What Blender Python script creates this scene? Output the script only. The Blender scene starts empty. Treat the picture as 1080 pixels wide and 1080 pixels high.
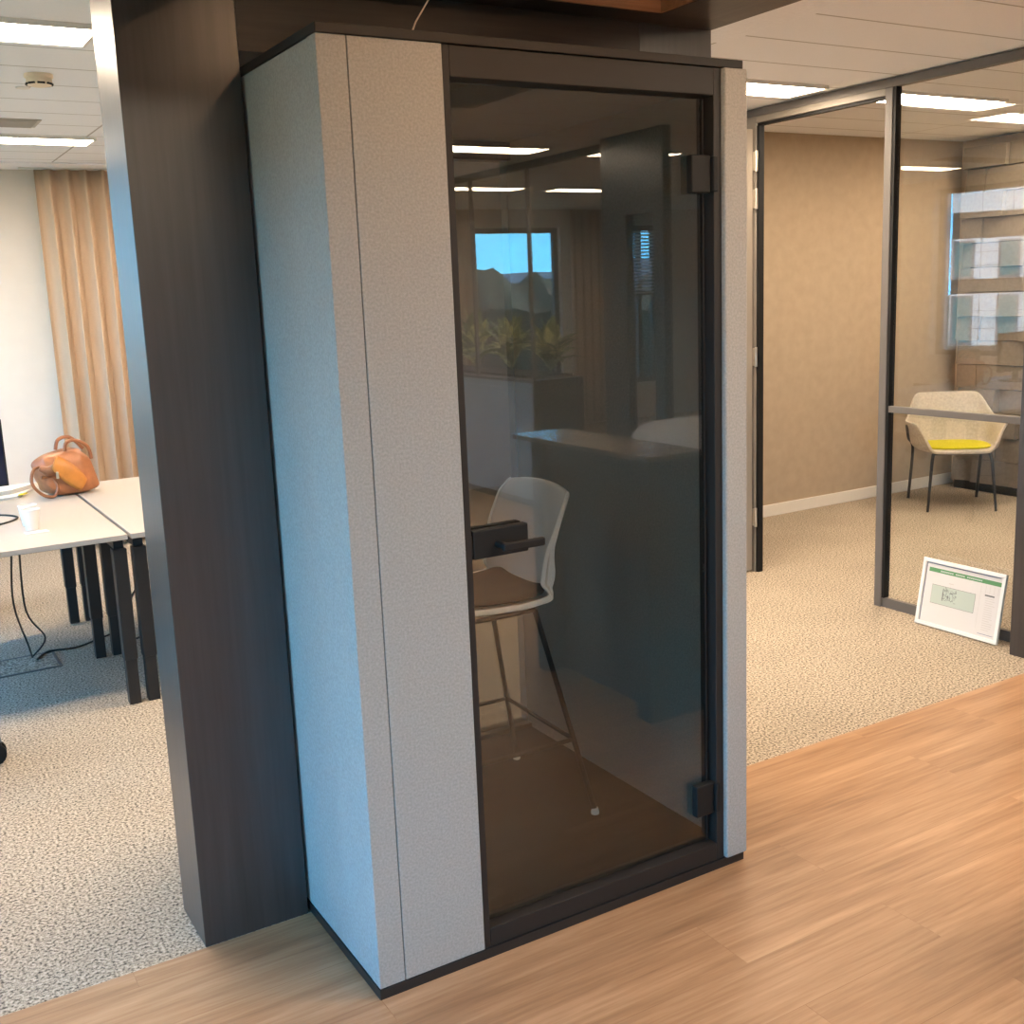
import bpy, bmesh, math, random
from math import sin, cos, pi, radians as R
from mathutils import Vector, Matrix
random.seed(7)
scene = bpy.context.scene
COL = scene.collection

# ------------------------------------------------------------------ mesh helper
class MB:
    def __init__(s): s.v=[]; s.f=[]; s.m=[]; s.cur=0
    def add(s, vs, fs):
        b=len(s.v); s.v+=[tuple(v) for v in vs]
        for f in fs: s.f.append([b+i for i in f]); s.m.append(s.cur)
        return s
    def box(s,x0,x1,y0,y1,z0,z1):
        vs=[(x,y,z) for z in (z0,z1) for y in (y0,y1) for x in (x0,x1)]
        return s.add(vs,[(0,2,3,1),(4,5,7,6),(0,1,5,4),(2,6,7,3),(0,4,6,2),(1,3,7,5)])
    def obox(s,c,ax,ay,az):            # oriented box from centre and half axes
        c=Vector(c);ax=Vector(ax);ay=Vector(ay);az=Vector(az)
        vs=[c+sx*ax+sy*ay+sz*az for sz in(-1,1) for sy in(-1,1) for sx in(-1,1)]
        return s.add(vs,[(0,2,3,1),(4,5,7,6),(0,1,5,4),(2,6,7,3),(0,4,6,2),(1,3,7,5)])
    def tube(s,pts,r,n=12,caps=True):
        pts=[Vector(p) for p in pts]; rings=[]
        rs=r if isinstance(r,(list,tuple)) else [r]*len(pts)
        up=None; vs=[]; fs=[]
        for i,p in enumerate(pts):
            t=(pts[min(i+1,len(pts)-1)]-pts[max(i-1,0)]).normalized()
            if up is None:
                up=Vector((0,0,1)) if abs(t.z)<.9 else Vector((1,0,0))
            a=t.cross(up).normalized(); b=a.cross(t).normalized(); up=b
            for k in range(n):
                w=2*pi*k/n; vs.append(p+rs[i]*(cos(w)*a+sin(w)*b))
        for i in range(len(pts)-1):
            for k in range(n):
                fs.append((i*n+k,i*n+(k+1)%n,(i+1)*n+(k+1)%n,(i+1)*n+k))
        if caps:
            fs.append(tuple(range(n))); fs.append(tuple((len(pts)-1)*n+k for k in reversed(range(n))))
        return s.add(vs,fs)
    def lathe(s,prof,c=(0,0,0),n=32,caps=True):
        vs=[];fs=[]
        for (r,z) in prof:
            for k in range(n):
                w=2*pi*k/n; vs.append((c[0]+r*cos(w),c[1]+r*sin(w),c[2]+z))
        for i in range(len(prof)-1):
            for k in range(n):
                fs.append((i*n+k,i*n+(k+1)%n,(i+1)*n+(k+1)%n,(i+1)*n+k))
        if caps:
            fs.append(tuple(reversed(range(n)))); fs.append(tuple((len(prof)-1)*n+k for k in range(n)))
        return s.add(vs,fs)
    def grid(s,P,wrap=False):
        nu=len(P);nv=len(P[0]);vs=[p for r in P for p in r];fs=[]
        for i in range(nu if wrap else nu-1):
            for j in range(nv-1):
                i2=(i+1)%nu
                fs.append((i*nv+j,i2*nv+j,i2*nv+j+1,i*nv+j+1))
        return s.add(vs,fs)

def spl(pts,k=6):
    pts=[Vector(p) for p in pts];n=len(pts);out=[]
    for i in range(n-1):
        p0=pts[max(i-1,0)];p1=pts[i];p2=pts[i+1];p3=pts[min(i+2,n-1)]
        for j in range(k):
            t=j/k
            out.append(.5*((2*p1)+(p2-p0)*t+(2*p0-5*p1+4*p2-p3)*t*t+(3*p1-p0-3*p2+p3)*t*t*t))
    out.append(pts[-1]);return out
def root_of(p):
    while p.parent: p=p.parent
    return p
def obj(name,mb,mat,parent=None,bevel=0,smooth=False,local=False,angle=35,seg=2,subsurf=0,solid=0,solid_off=0):
    me=bpy.data.meshes.new(name)
    vs=mb.v
    if parent is not None and not local:
        o=root_of(parent).location; vs=[(v[0]-o.x,v[1]-o.y,v[2]-o.z) for v in vs]
    me.from_pydata(vs,[],mb.f)
    mats=mat if isinstance(mat,(list,tuple)) else [mat]
    for m in mats: me.materials.append(m)
    if len(mats)>1: me.polygons.foreach_set('material_index',mb.m)
    bm=bmesh.new();bm.from_mesh(me);bmesh.ops.recalc_face_normals(bm,faces=bm.faces);bm.to_mesh(me);bm.free()
    if smooth:
        me.polygons.foreach_set('use_smooth',[True]*len(me.polygons))
        me.set_sharp_from_angle(angle=R(angle))
    ob=bpy.data.objects.new(name,me); COL.objects.link(ob)
    if parent is not None: ob.parent=parent
    if solid:
        m=ob.modifiers.new('thick','SOLIDIFY');m.thickness=solid;m.offset=solid_off
    if subsurf:
        m=ob.modifiers.new('sub','SUBSURF');m.levels=subsurf;m.render_levels=subsurf
    if bevel:
        m=ob.modifiers.new('bev','BEVEL');m.width=bevel;m.segments=seg;m.limit_method='ANGLE';m.angle_limit=R(40)
        m.harden_normals=False
    return ob
def thing(name,label,cat,loc=(0,0,0),rz=0,group=None):
    o=bpy.data.objects.new(name,None);COL.objects.link(o)
    o.location=loc;o.rotation_euler=(0,0,rz);o.empty_display_size=.1
    return tag(o,label,cat,group)
def tag(o,label,cat,group=None):
    o['label']=label;o['category']=cat
    if group:o['group']=group
    return o
def struct(name,mb,mat,label=None,cat=None,parent=None,**k):
    o=obj(name,mb,mat,parent,**k)
    if parent is None:
        o['kind']='structure'
        if label:o['label']=label
        if cat:o['category']=cat
    return o
def copy_tree(o,parent=None):
    c=o.copy();COL.objects.link(c)
    if parent is not None:c.parent=parent
    for ch in list(o.children):copy_tree(ch,c)
    return c
def centred(mb,name,mat,label,cat,group=None,**k):      # a thing that is one mesh, its origin at its own base
    xs=[v[0] for v in mb.v];ys=[v[1] for v in mb.v];zs=[v[2] for v in mb.v]
    c=((min(xs)+max(xs))/2,(min(ys)+max(ys))/2,min(zs))
    mb.v=[(v[0]-c[0],v[1]-c[1],v[2]-c[2]) for v in mb.v]
    o=obj(name,mb,mat,None,**k);o.location=c
    return tag(o,label,cat,group)

# ------------------------------------------------------------------ materials
def newmat(name):
    m=bpy.data.materials.new(name);m.use_nodes=True
    nt=m.node_tree;nt.nodes.clear()
    out=nt.nodes.new('ShaderNodeOutputMaterial')
    return m,nt,out
def N(nt,t,**k):
    n=nt.nodes.new(t)
    for a,b in k.items():
        if a.startswith('i_'):
            key=a[2:]; key=int(key) if key.isdigit() else key.replace('_',' ')
            n.inputs[key].default_value=b
        else:setattr(n,a,b)
    return n
def L(nt,a,b):nt.links.new(a,b)
def c4(c):return (*c,1)
def srgb(r,g,b):
    f=lambda u:(u/255/12.92 if u/255<=.04045 else ((u/255+.055)/1.055)**2.4)
    return (f(r),f(g),f(b))
def plain(name,col,rough=.5,metal=0,spec=.5,noise=0,scale=60,bump=0,bscale=200,sheen=0):
    m,nt,out=newmat(name)
    b=N(nt,'ShaderNodeBsdfPrincipled');b.inputs['Roughness'].default_value=rough
    b.inputs['Metallic'].default_value=metal;b.inputs['Specular IOR Level'].default_value=spec
    if sheen:b.inputs['Sheen Weight'].default_value=sheen
    b.inputs['Base Color'].default_value=c4(col)
    tc=N(nt,'ShaderNodeTexCoord')
    if noise:
        n=N(nt,'ShaderNodeTexNoise',i_Scale=scale,i_Detail=4.0)
        L(nt,tc.outputs['Object'],n.inputs['Vector'])
        r=N(nt,'ShaderNodeMapRange');r.inputs[1].default_value=.3;r.inputs[2].default_value=.7
        r.inputs[3].default_value=1-noise;r.inputs[4].default_value=1+noise
        L(nt,n.outputs['Fac'],r.inputs[0])
        mx=N(nt,'ShaderNodeMix',data_type='RGBA',blend_type='MULTIPLY');mx.inputs[0].default_value=1
        mx.inputs[6].default_value=c4(col);L(nt,r.outputs[0],mx.inputs[7]);L(nt,mx.outputs[2],b.inputs['Base Color'])
    if bump:
        n2=N(nt,'ShaderNodeTexNoise',i_Scale=bscale,i_Detail=3.0)
        L(nt,tc.outputs['Object'],n2.inputs['Vector'])
        bp=N(nt,'ShaderNodeBump',i_Strength=bump,i_Distance=.002)
        L(nt,n2.outputs['Fac'],bp.inputs['Height']);L(nt,bp.outputs[0],b.inputs['Normal'])
    L(nt,b.outputs[0],out.inputs[0]);return m
def emit(name,col,st):
    m,nt,out=newmat(name);e=N(nt,'ShaderNodeEmission');e.inputs[0].default_value=c4(col);e.inputs[1].default_value=st
    L(nt,e.outputs[0],out.inputs[0]);return m
def glass(name,tint,f0,rough=0.0):
    m,nt,out=newmat(name)
    t=N(nt,'ShaderNodeBsdfTransparent');t.inputs[0].default_value=c4(tint)
    g=N(nt,'ShaderNodeBsdfGlossy');g.inputs['Roughness'].default_value=rough;g.inputs[0].default_value=(1,1,1,1)
    lw=N(nt,'ShaderNodeLayerWeight',i_Blend=.5)
    p=N(nt,'ShaderNodeMath',operation='POWER');p.inputs[1].default_value=5;L(nt,lw.outputs['Facing'],p.inputs[0])
    ma=N(nt,'ShaderNodeMath',operation='MULTIPLY_ADD');ma.inputs[1].default_value=1-f0;ma.inputs[2].default_value=f0
    L(nt,p.outputs[0],ma.inputs[0])
    mx=N(nt,'ShaderNodeMixShader');L(nt,ma.outputs[0],mx.inputs[0]);L(nt,t.outputs[0],mx.inputs[1]);L(nt,g.outputs[0],mx.inputs[2])
    L(nt,mx.outputs[0],out.inputs[0]);return m
def woodgrain(name,ca,cb,axis='Z',rough=.5,stretch=.04,scale=60,spec=.4):
    m,nt,out=newmat(name)
    b=N(nt,'ShaderNodeBsdfPrincipled',i_Roughness=rough);b.inputs['Specular IOR Level'].default_value=spec
    tc=N(nt,'ShaderNodeTexCoord');mp=N(nt,'ShaderNodeMapping')
    s=[1,1,1];s['XYZ'.index(axis)]=stretch;mp.inputs['Scale'].default_value=s
    L(nt,tc.outputs['Object'],mp.inputs['Vector'])
    n1=N(nt,'ShaderNodeTexNoise',i_Scale=scale,i_Detail=6.0,i_Roughness=.65);L(nt,mp.outputs[0],n1.inputs['Vector'])
    n2=N(nt,'ShaderNodeTexNoise',i_Scale=scale*.12,i_Detail=3.0,i_Distortion=.6);L(nt,mp.outputs[0],n2.inputs['Vector'])
    ad=N(nt,'ShaderNodeMix',data_type='FLOAT');ad.inputs[0].default_value=.4
    L(nt,n1.outputs['Fac'],ad.inputs[2]);L(nt,n2.outputs['Fac'],ad.inputs[3])
    r=N(nt,'ShaderNodeValToRGB');r.color_ramp.elements[0].position=.35;r.color_ramp.elements[1].position=.66
    r.color_ramp.elements[0].color=c4(ca);r.color_ramp.elements[1].color=c4(cb)
    L(nt,ad.outputs[0],r.inputs[0]);L(nt,r.outputs[0],b.inputs['Base Color'])
    bp=N(nt,'ShaderNodeBump',i_Strength=.15,i_Distance=.001);L(nt,n1.outputs['Fac'],bp.inputs['Height']);L(nt,bp.outputs[0],b.inputs['Normal'])
    L(nt,b.outputs[0],out.inputs[0]);return m
def carpet(name,dark,mid,light,scale=95):
    m,nt,out=newmat(name)
    b=N(nt,'ShaderNodeBsdfPrincipled',i_Roughness=.95);b.inputs['Specular IOR Level'].default_value=.1
    tc=N(nt,'ShaderNodeTexCoord')
    n1=N(nt,'ShaderNodeTexNoise',i_Scale=scale,i_Detail=3.0,i_Roughness=.6);L(nt,tc.outputs['Object'],n1.inputs['Vector'])
    n3=N(nt,'ShaderNodeTexNoise',i_Scale=2.2,i_Detail=2.0);L(nt,tc.outputs['Object'],n3.inputs['Vector'])
    r=N(nt,'ShaderNodeValToRGB');e=r.color_ramp.elements
    e[0].position=.36;e[0].color=c4(dark);e[1].position=.62;e[1].color=c4(light)
    x=e.new(.48);x.color=c4(mid)
    L(nt,n1.outputs['Fac'],r.inputs[0])
    rr=N(nt,'ShaderNodeMapRange');rr.inputs[1].default_value=.3;rr.inputs[2].default_value=.7;rr.inputs[3].default_value=.95;rr.inputs[4].default_value=1.05
    L(nt,n3.outputs['Fac'],rr.inputs[0])
    mx=N(nt,'ShaderNodeMix',data_type='RGBA',blend_type='MULTIPLY');mx.inputs[0].default_value=1
    L(nt,r.outputs[0],mx.inputs[6]);L(nt,rr.outputs[0],mx.inputs[7]);L(nt,mx.outputs[2],b.inputs['Base Color'])
    bp=N(nt,'ShaderNodeBump',i_Strength=.35,i_Distance=.005);L(nt,n1.outputs['Fac'],bp.inputs['Height']);L(nt,bp.outputs[0],b.inputs['Normal'])
    L(nt,b.outputs[0],out.inputs[0]);return m
def plankfloor(name):
    m,nt,out=newmat(name)
    b=N(nt,'ShaderNodeBsdfPrincipled');b.inputs['Specular IOR Level'].default_value=.35
    tc=N(nt,'ShaderNodeTexCoord')
    bk=N(nt,'ShaderNodeTexBrick',offset=.37,offset_frequency=2,squash=1)
    bk.inputs['Color1'].default_value=(0,0,0,1);bk.inputs['Color2'].default_value=(1,1,1,1);bk.inputs['Mortar'].default_value=(.5,.5,.5,1)
    bk.inputs['Scale'].default_value=1;bk.inputs['Mortar Size'].default_value=.0011;bk.inputs['Mortar Smooth'].default_value=.3
    bk.inputs['Brick Width'].default_value=1.32;bk.inputs['Row Height'].default_value=.196;bk.inputs['Bias'].default_value=0
    L(nt,tc.outputs['Object'],bk.inputs['Vector'])
    sep=N(nt,'ShaderNodeSeparateColor');L(nt,bk.outputs['Color'],sep.inputs[0])
    # plank-wise offset of the grain
    mul=N(nt,'ShaderNodeMath',operation='MULTIPLY');mul.inputs[1].default_value=37.0;L(nt,sep.outputs[0],mul.inputs[0])
    mp=N(nt,'ShaderNodeMapping');mp.inputs['Scale'].default_value=(.55,6.5,1);L(nt,tc.outputs['Object'],mp.inputs['Vector'])
    n1=N(nt,'ShaderNodeTexNoise',noise_dimensions='4D',i_Scale=2.0,i_Detail=6.0,i_Roughness=.62,i_Distortion=.5)
    L(nt,mp.outputs[0],n1.inputs['Vector']);L(nt,mul.outputs[0],n1.inputs['W'])
    mp2=N(nt,'ShaderNodeMapping');mp2.inputs['Scale'].default_value=(1.6,38,1);L(nt,tc.outputs['Object'],mp2.inputs['Vector'])
    n2=N(nt,'ShaderNodeTexNoise',noise_dimensions='4D',i_Scale=2.0,i_Detail=4.0,i_Roughness=.6)
    L(nt,mp2.outputs[0],n2.inputs['Vector']);L(nt,mul.outputs[0],n2.inputs['W'])
    mix=N(nt,'ShaderNodeMix',data_type='FLOAT');mix.inputs[0].default_value=.42;L(nt,n1.outputs['Fac'],mix.inputs[2]);L(nt,n2.outputs['Fac'],mix.inputs[3])
    r=N(nt,'ShaderNodeValToRGB');e=r.color_ramp.elements
    e[0].position=.32;e[0].color=c4(FLOOR_D);e[1].position=.68;e[1].color=c4(FLOOR_L)
    x=e.new(.5);x.color=c4(FLOOR_M)
    L(nt,mix.outputs[0],r.inputs[0])
    pv=N(nt,'ShaderNodeMapRange');pv.inputs[3].default_value=.94;pv.inputs[4].default_value=1.05;L(nt,sep.outputs[0],pv.inputs[0])
    m1=N(nt,'ShaderNodeMix',data_type='RGBA',blend_type='MULTIPLY');m1.inputs[0].default_value=1
    L(nt,r.outputs[0],m1.inputs[6]);L(nt,pv.outputs[0],m1.inputs[7])
    m2=N(nt,'ShaderNodeMix',data_type='RGBA',blend_type='MULTIPLY');m2.inputs[7].default_value=(.86,.83,.81,1)
    L(nt,bk.outputs['Fac'],m2.inputs[0]);L(nt,m1.outputs[2],m2.inputs[6]);L(nt,m2.outputs[2],b.inputs['Base Color'])
    rg=N(nt,'ShaderNodeMapRange');rg.inputs[3].default_value=.36;rg.inputs[4].default_value=.5;L(nt,n2.outputs['Fac'],rg.inputs[0]);L(nt,rg.outputs[0],b.inputs['Roughness'])
    bp=N(nt,'ShaderNodeBump',i_Strength=.06,i_Distance=.002);L(nt,n2.outputs['Fac'],bp.inputs['Height']);L(nt,bp.outputs[0],b.inputs['Normal'])
    L(nt,b.outputs[0],out.inputs[0]);return m
def ceilingmat(name,col):
    m,nt,out=newmat(name)
    b=N(nt,'ShaderNodeBsdfPrincipled',i_Roughness=.9);b.inputs['Specular IOR Level'].default_value=.1
    tc=N(nt,'ShaderNodeTexCoord')
    bk=N(nt,'ShaderNodeTexBrick',offset=0,squash=1);bk.inputs['Scale'].default_value=1
    bk.inputs['Color1'].default_value=(1,1,1,1);bk.inputs['Color2'].default_value=(1,1,1,1);bk.inputs['Mortar'].default_value=(.55,.53,.51,1)
    bk.inputs['Mortar Size'].default_value=.006;bk.inputs['Mortar Smooth'].default_value=.2
    bk.inputs['Brick Width'].default_value=1.8;bk.inputs['Row Height'].default_value=.3615
    mp=N(nt,'ShaderNodeMapping');mp.inputs['Location'].default_value=(-2.17,-.73,0);L(nt,tc.outputs['Object'],mp.inputs['Vector'])
    L(nt,mp.outputs[0],bk.inputs['Vector'])
    n=N(nt,'ShaderNodeTexNoise',i_Scale=220.0,i_Detail=2.0);L(nt,tc.outputs['Object'],n.inputs['Vector'])
    r=N(nt,'ShaderNodeMapRange');r.inputs[3].default_value=.95;r.inputs[4].default_value=1.04;L(nt,n.outputs['Fac'],r.inputs[0])
    m1=N(nt,'ShaderNodeMix',data_type='RGBA',blend_type='MULTIPLY');m1.inputs[0].default_value=1;m1.inputs[6].default_value=c4(col);L(nt,bk.outputs['Color'],m1.inputs[7])
    m2=N(nt,'ShaderNodeMix',data_type='RGBA',blend_type='MULTIPLY');m2.inputs[0].default_value=1;L(nt,m1.outputs[2],m2.inputs[6]);L(nt,r.outputs[0],m2.inputs[7])
    L(nt,m2.outputs[2],b.inputs['Base Color']);L(nt,b.outputs[0],out.inputs[0]);return m

FLOOR_D=(.225,.113,.054);FLOOR_M=(.375,.211,.110);FLOOR_L=(.515,.32,.185)
M={}
M['floor']=plankfloor('oak_vinyl_planks')
M['carpet']=carpet('loop_carpet',(.08,.068,.055),(.35,.295,.23),(.57,.49,.395),112)
M['ceil']=ceilingmat('ceiling_planks',(.88,.90,.95))
M['ceil_plain']=plain('ceiling_border',(.88,.90,.95),.9,noise=.03)
M['white']=plain('white_paint',(.76,.69,.62),.85,noise=.02,scale=8)
M['beige']=plain('beige_wallcovering',(.42,.33,.235),.85,noise=.05,scale=14,bump=.1)
M['skirt']=plain('skirting_white',(.75,.70,.62),.5)
M['wenge']=woodgrain('wenge_vertical',(.020,.017,.017),(.043,.037,.037),'Z',.32,spec=.7)
M['wenge'].node_tree.nodes['Principled BSDF'].inputs['Coat Weight'].default_value=.22
M['wenge'].node_tree.nodes['Principled BSDF'].inputs['Coat Roughness'].default_value=.38
M['cherry']=woodgrain('warm_veneer',(.30,.14,.07),(.48,.25,.14),'X',.45)
M['wengeH']=woodgrain('wenge_horizontal',(.030,.022,.020),(.055,.042,.037),'X',.42)
M['wengeY']=woodgrain('wenge_depth',(.045,.034,.030),(.08,.062,.053),'Y',.42)
M['felt']=plain('grey_felt',(.315,.305,.295),.95,noise=.14,scale=170,bump=.35,bscale=420,sheen=.1)
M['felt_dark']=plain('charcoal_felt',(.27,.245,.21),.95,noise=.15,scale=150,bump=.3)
M['mat']=plain('dark_booth_carpet',(.012,.0105,.0095),.95,noise=.35,scale=160,bump=.5)
M['black']=plain('black_metal',(.012,.012,.013),.42)
M['blackm']=plain('matt_black_lacquer',(.007,.007,.0075),.65,spec=.3)
M['frame']=plain('dark_brown_frame',(.016,.0135,.013),.55,spec=.35)
M['smoked']=glass('smoked_glass',(.78,.79,.78),.056)
M['clear']=glass('clear_glass',(.975,.985,.98),.045)
M['rear_smoked']=glass('rear_smoked_glass',(.52,.52,.52),.05)
M['grey_al']=plain('grey_aluminium',(.125,.115,.108),.6)
M['door_leaf']=plain('taupe_door',(.30,.265,.225),.5)
M['jamb']=plain('lamplit_frame',(.20,.178,.152),.55)  # same grey frame, made lighter to carry the lamplight in its colour
M['steel']=plain('brushed_steel',(.70,.66,.58),.3,metal=1)
M['plastic_w']=plain('white_plastic',(.80,.81,.80),.35)
M['shell']=plain('stool_shell',(.74,.70,.65),.45)
M['flange']=plain('white_edge',(.92,.92,.92),.35)
M['pad']=plain('dark_seat_pad',(.018,.015,.013),.9,noise=.15,bump=.2)
M['desk']=plain('cream_desk_top',(.42,.385,.35),.45,noise=.02)
M['legs']=plain('black_desk_leg',(.012,.012,.013),.5)
M['curtain']=plain('sand_curtain',(.50,.37,.265),.9,noise=.06,scale=300,bump=.1)
M['leather']=plain('tan_leather',(.38,.145,.06),.42,noise=.22,scale=18,bump=.25,bscale=90)
M['leather3']=plain('orange_leather_flap',(.50,.19,.035),.42,noise=.12,scale=18,bump=.2,bscale=90)
M['leather2']=plain('brown_leather_strap',(.27,.10,.04),.45,noise=.15,scale=30)
M['sheet']=plain('plan_sheet',(.66,.65,.65),.8)
M['paper']=plain('paper',(.85,.85,.84),.8)
M['yellow']=plain('yellow_note',(.75,.62,.03),.7)
M['cup']=plain('cup_card',(.84,.80,.74),.6)
M['lamp']=emit('led_diffuser',(1,.795,.58),58)
M['spot']=emit('warm_downlight',(1,.60,.32),250)
M['lampframe']=plain('lamp_trim',(.8,.78,.75),.5)
M['smoke']=plain('ivory_plastic',(.80,.70,.55),.5)
M['grille']=plain('air_grille',(.42,.40,.37),.6)
M['seatfelt']=plain('oat_felt',(.52,.455,.365),.95,noise=.12,scale=60,bump=.3,bscale=250)
M['lime']=plain('lime_felt',(.55,.50,.008),.9,noise=.08,scale=80)
M['tile']=plain('taupe_felt_tile',(.235,.195,.150),.95,noise=.08,scale=40,bump=.25)
M['tilebase']=plain('tile_plinth',(.02,.018,.016),.7)
M['cable']=plain('black_cable',(.01,.01,.01),.5)
M['cablew']=plain('pale_cable',(.55,.48,.40),.5)
M['marble']=woodgrain('brown_stone',(.16,.125,.10),(.40,.34,.28),'X',.16,stretch=.5,scale=7,spec=.6)
M['counter']=plain('dark_counter_front',(.055,.050,.044),.75,spec=.2)
M['stone_edge']=plain('stone_edge',(.42,.38,.33),.3)
M['cabwhite']=plain('blue_daylit_cabinet',(.42,.53,.62),.45)  # white cabinet with the blue of the daylight put into its colour
M['leaf']=plain('plant_leaf',(.20,.26,.08),.4,noise=.4,scale=12)
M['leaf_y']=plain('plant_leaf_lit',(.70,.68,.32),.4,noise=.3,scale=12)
M['soil']=plain('soil',(.03,.02,.015),.9,noise=.3,scale=60)
M['winframe']=plain('window_frame',(.05,.045,.042),.5)
M['facade']=plain('white_facade',(.82,.76,.74),.7)
M['facade_dark']=plain('facade_dark_band',(.03,.028,.025),.7)
M['facade_glass']=plain('facade_window',(.05,.16,.18),.35)
M['facade_trim']=plain('facade_window_trim',(.14,.15,.17),.6)
M['hill']=plain('far_hill',(.05,.11,.15),.95,noise=.2,scale=.05)  # blue tint carries the distance haze
M['tree']=plain('tree_belt',(.008,.022,.010),.95,noise=.6,scale=.8)
M['ground']=plain('grass_ground',(.04,.07,.03),.95,noise=.3,scale=.3)
M['sofa']=plain('white_upholstery',(.70,.70,.69),.85)
M['green']=plain('plan_green',(.10,.27,.12),.7)
M['palegreen']=plain('plan_pale_green',(.46,.54,.49),.7)
M['ink']=plain('plan_ink',(.16,.17,.17),.7)
M['inkpale']=plain('plan_pale_ink',(.55,.53,.52),.7)
M['blueline']=plain('plan_frame_line',(.10,.13,.25),.5)
M['screen']=plain('monitor_screen',(.006,.010,.03),.2)
M['sun_block_roof']=plain('sun_block_slab',(.3,.3,.3),.9)
def brushed(name,col):return plain(name,col)

CZ=2.612;MZ=2.675   # ceiling heights: offices and corridor, meeting room
# ------------------------------------------------------------------ room shell
struct('floor',MB().box(-1.7,9.5,-9,.465,-.12,0),M['floor'],'light oak plank floor of the corridor','floor')
struct('floor',MB().box(-1.7,9.5,.465,6,-.12,0),M['carpet'],'speckled beige loop pile floor of the offices','floor')
struct('ceiling',MB().box(-1.7,3.55,-9,6,CZ,CZ+.1).box(3.55,9.5,-9,.36,CZ,CZ+.1).box(3.55,9.5,3.61,6,CZ,CZ+.1),M['ceil'])
struct('ceiling',MB().box(3.55,9.5,.36,3.61,MZ,MZ+.1),M['ceil'])
struct('trim_1',MB().box(1.478,2.17,-9,1.2,CZ-.008,CZ-.0005),M['ceil_plain'],'plain white ceiling border beside the dark bulkhead','ceiling border')
struct('sun_block_roof',MB().box(-1.9,9.7,-9.2,6.2,CZ+.35,CZ+.6),M['sun_block_roof'])  # unseen slab added over the ceiling to block the sun
struct('wall_back',MB().box(-1.7,9.5,6,6.15,0,CZ),M['white'])
struct('wall_middle',MB().box(3.543,6.9,3.51,3.61,0,MZ),M['beige'],'plain beige wall of the meeting room','wall')
struct('baseboard_middle',MB().box(3.543,6.68,3.495,3.51,0,.085),M['skirt'],bevel=.003)
struct('wall_right',MB().box(9.5,9.65,-9.15,6.15,0,CZ+.1),M['white'])
struct('wall_tile_side',MB().box(6.68,6.78,.5,3.51,0,MZ),M['beige'],'meeting room end wall','wall')

def wall_with_windows(name,axis,pos0,pos1,a0,a1,wins,mat):
    mb=MB()
    def bx(u0,u1,z0,z1):
        if axis=='x':mb.box(pos0,pos1,u0,u1,z0,z1)
        else:mb.box(u0,u1,pos0,pos1,z0,z1)
    wins=sorted(wins);prev=a0
    for (u0,u1,z0,z1) in wins:
        bx(prev,u0,0,CZ+.1);bx(u0,u1,0,z0);bx(u0,u1,z1,CZ+.1);prev=u1
    bx(prev,a1,0,CZ+.1)
    return struct(name,mb,mat)
LW=[(-7.8,-4.6,.3,2.4),(-3.1,-2.0,.30,2.1),(-1.35,.42,.10,2.05),(1.55,2.1,.08,2.35),(2.45,3.85,.08,2.35),(4.15,5.42,.85,2.52)]  # first opening is unseen, added to throw blue daylight on the planter cabinet
FW=[(5.40,6.60,.6,2.40),(7.45,8.10,.45,2.42)]
wall_with_windows('wall_left','x',-1.9,-1.7,-9,6,LW,M['white'])
wall_with_windows('wall_front','y',-9.15,-9,-1.9,9.5,FW,M['white'])
k=0
for i,(u0,u1,z0,z1) in enumerate(LW):
    k+=1;mb=MB();x0,x1=-1.86,-1.80;t=.05
    mb.box(x0,x1,u0,u0+t,z0,z1).box(x0,x1,u1-t,u1,z0,z1).box(x0,x1,u0+t,u1-t,z0,z0+t).box(x0,x1,u0+t,u1-t,z1-t,z1)
    w=struct('window_%d'%k,mb,M['winframe'])
    obj('window_pane',MB().box(-1.835,-1.825,u0+t,u1-t,z0+t,z1-t),M['clear'],w,local=True)
for i,(u0,u1,z0,z1) in enumerate(FW):
    k+=1;mb=MB();y0,y1=-9.12,-9.06;t=.06
    mb.box(u0,u0+t,y0,y1,z0,z1).box(u1-t,u1,y0,y1,z0,z1).box(u0+t,u1-t,y0,y1,z0,z0+t).box(u0+t,u1-t,y0,y1,z1-t,z1)
    if i==1:mb.box(u0+.36,u0+.42,y0,y1,z0+t,z1-t).box(u0+t,u1-t,y0,y1,1.55,1.6)
    w=struct('window_%d'%k,mb,M['winframe'])
    if i==1:
        for q_ in range(19):obj('blind_slat',MB().obox(((u0+u1)/2,-9.03,2.34-q_*.042),((u1-u0)/2-.04,0,0),(0,.012,.010),(0,-.0008,.001)),M['plastic_w'],w,local=True)
    obj('window_pane',MB().box(u0+t,u1-t,-9.095,-9.085,z0+t,z1-t),M['clear'],w,local=True)

# dark wood portal and bulkhead
pt=thing('wood_portal','dark wenge portal and bulkhead framing the grey felt phone booth','portal',(0.58,.58,0))
obj('pillar',MB().box(-.299,-.011,.465,.69,0,CZ-.004),M['wenge'],pt,bevel=.002)
obj('pillar',MB().box(1.20,1.477,.465,.69,0,CZ-.004),M['wenge'],pt,bevel=.002)
obj('header',MB().box(-.0109,1.1999,.466,.69,2.282,CZ-.004),M['wengeH'],pt)
obj('bulkhead_beam',MB().box(-.299,1.477,.36,.4648,2.445,CZ-.004),M['wengeH'],pt)
obj('bulkhead_beam',MB().box(1.2,1.477,-1.9,.3599,2.445,CZ-.004),M['wengeY'],pt)
obj('bulkhead_beam',MB().box(-.299,-.02,-1.9,.3599,2.445,CZ-.004),M['wengeY'],pt)
obj('bulkhead_beam',MB().box(-.0199,1.1999,-1.9,-1.6,2.445,CZ-.004),M['wengeH'],pt)
obj('recess_lining',MB().box(-.0199,1.1999,.352,.3599,2.446,CZ-.004),M['cherry'],pt)
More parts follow.
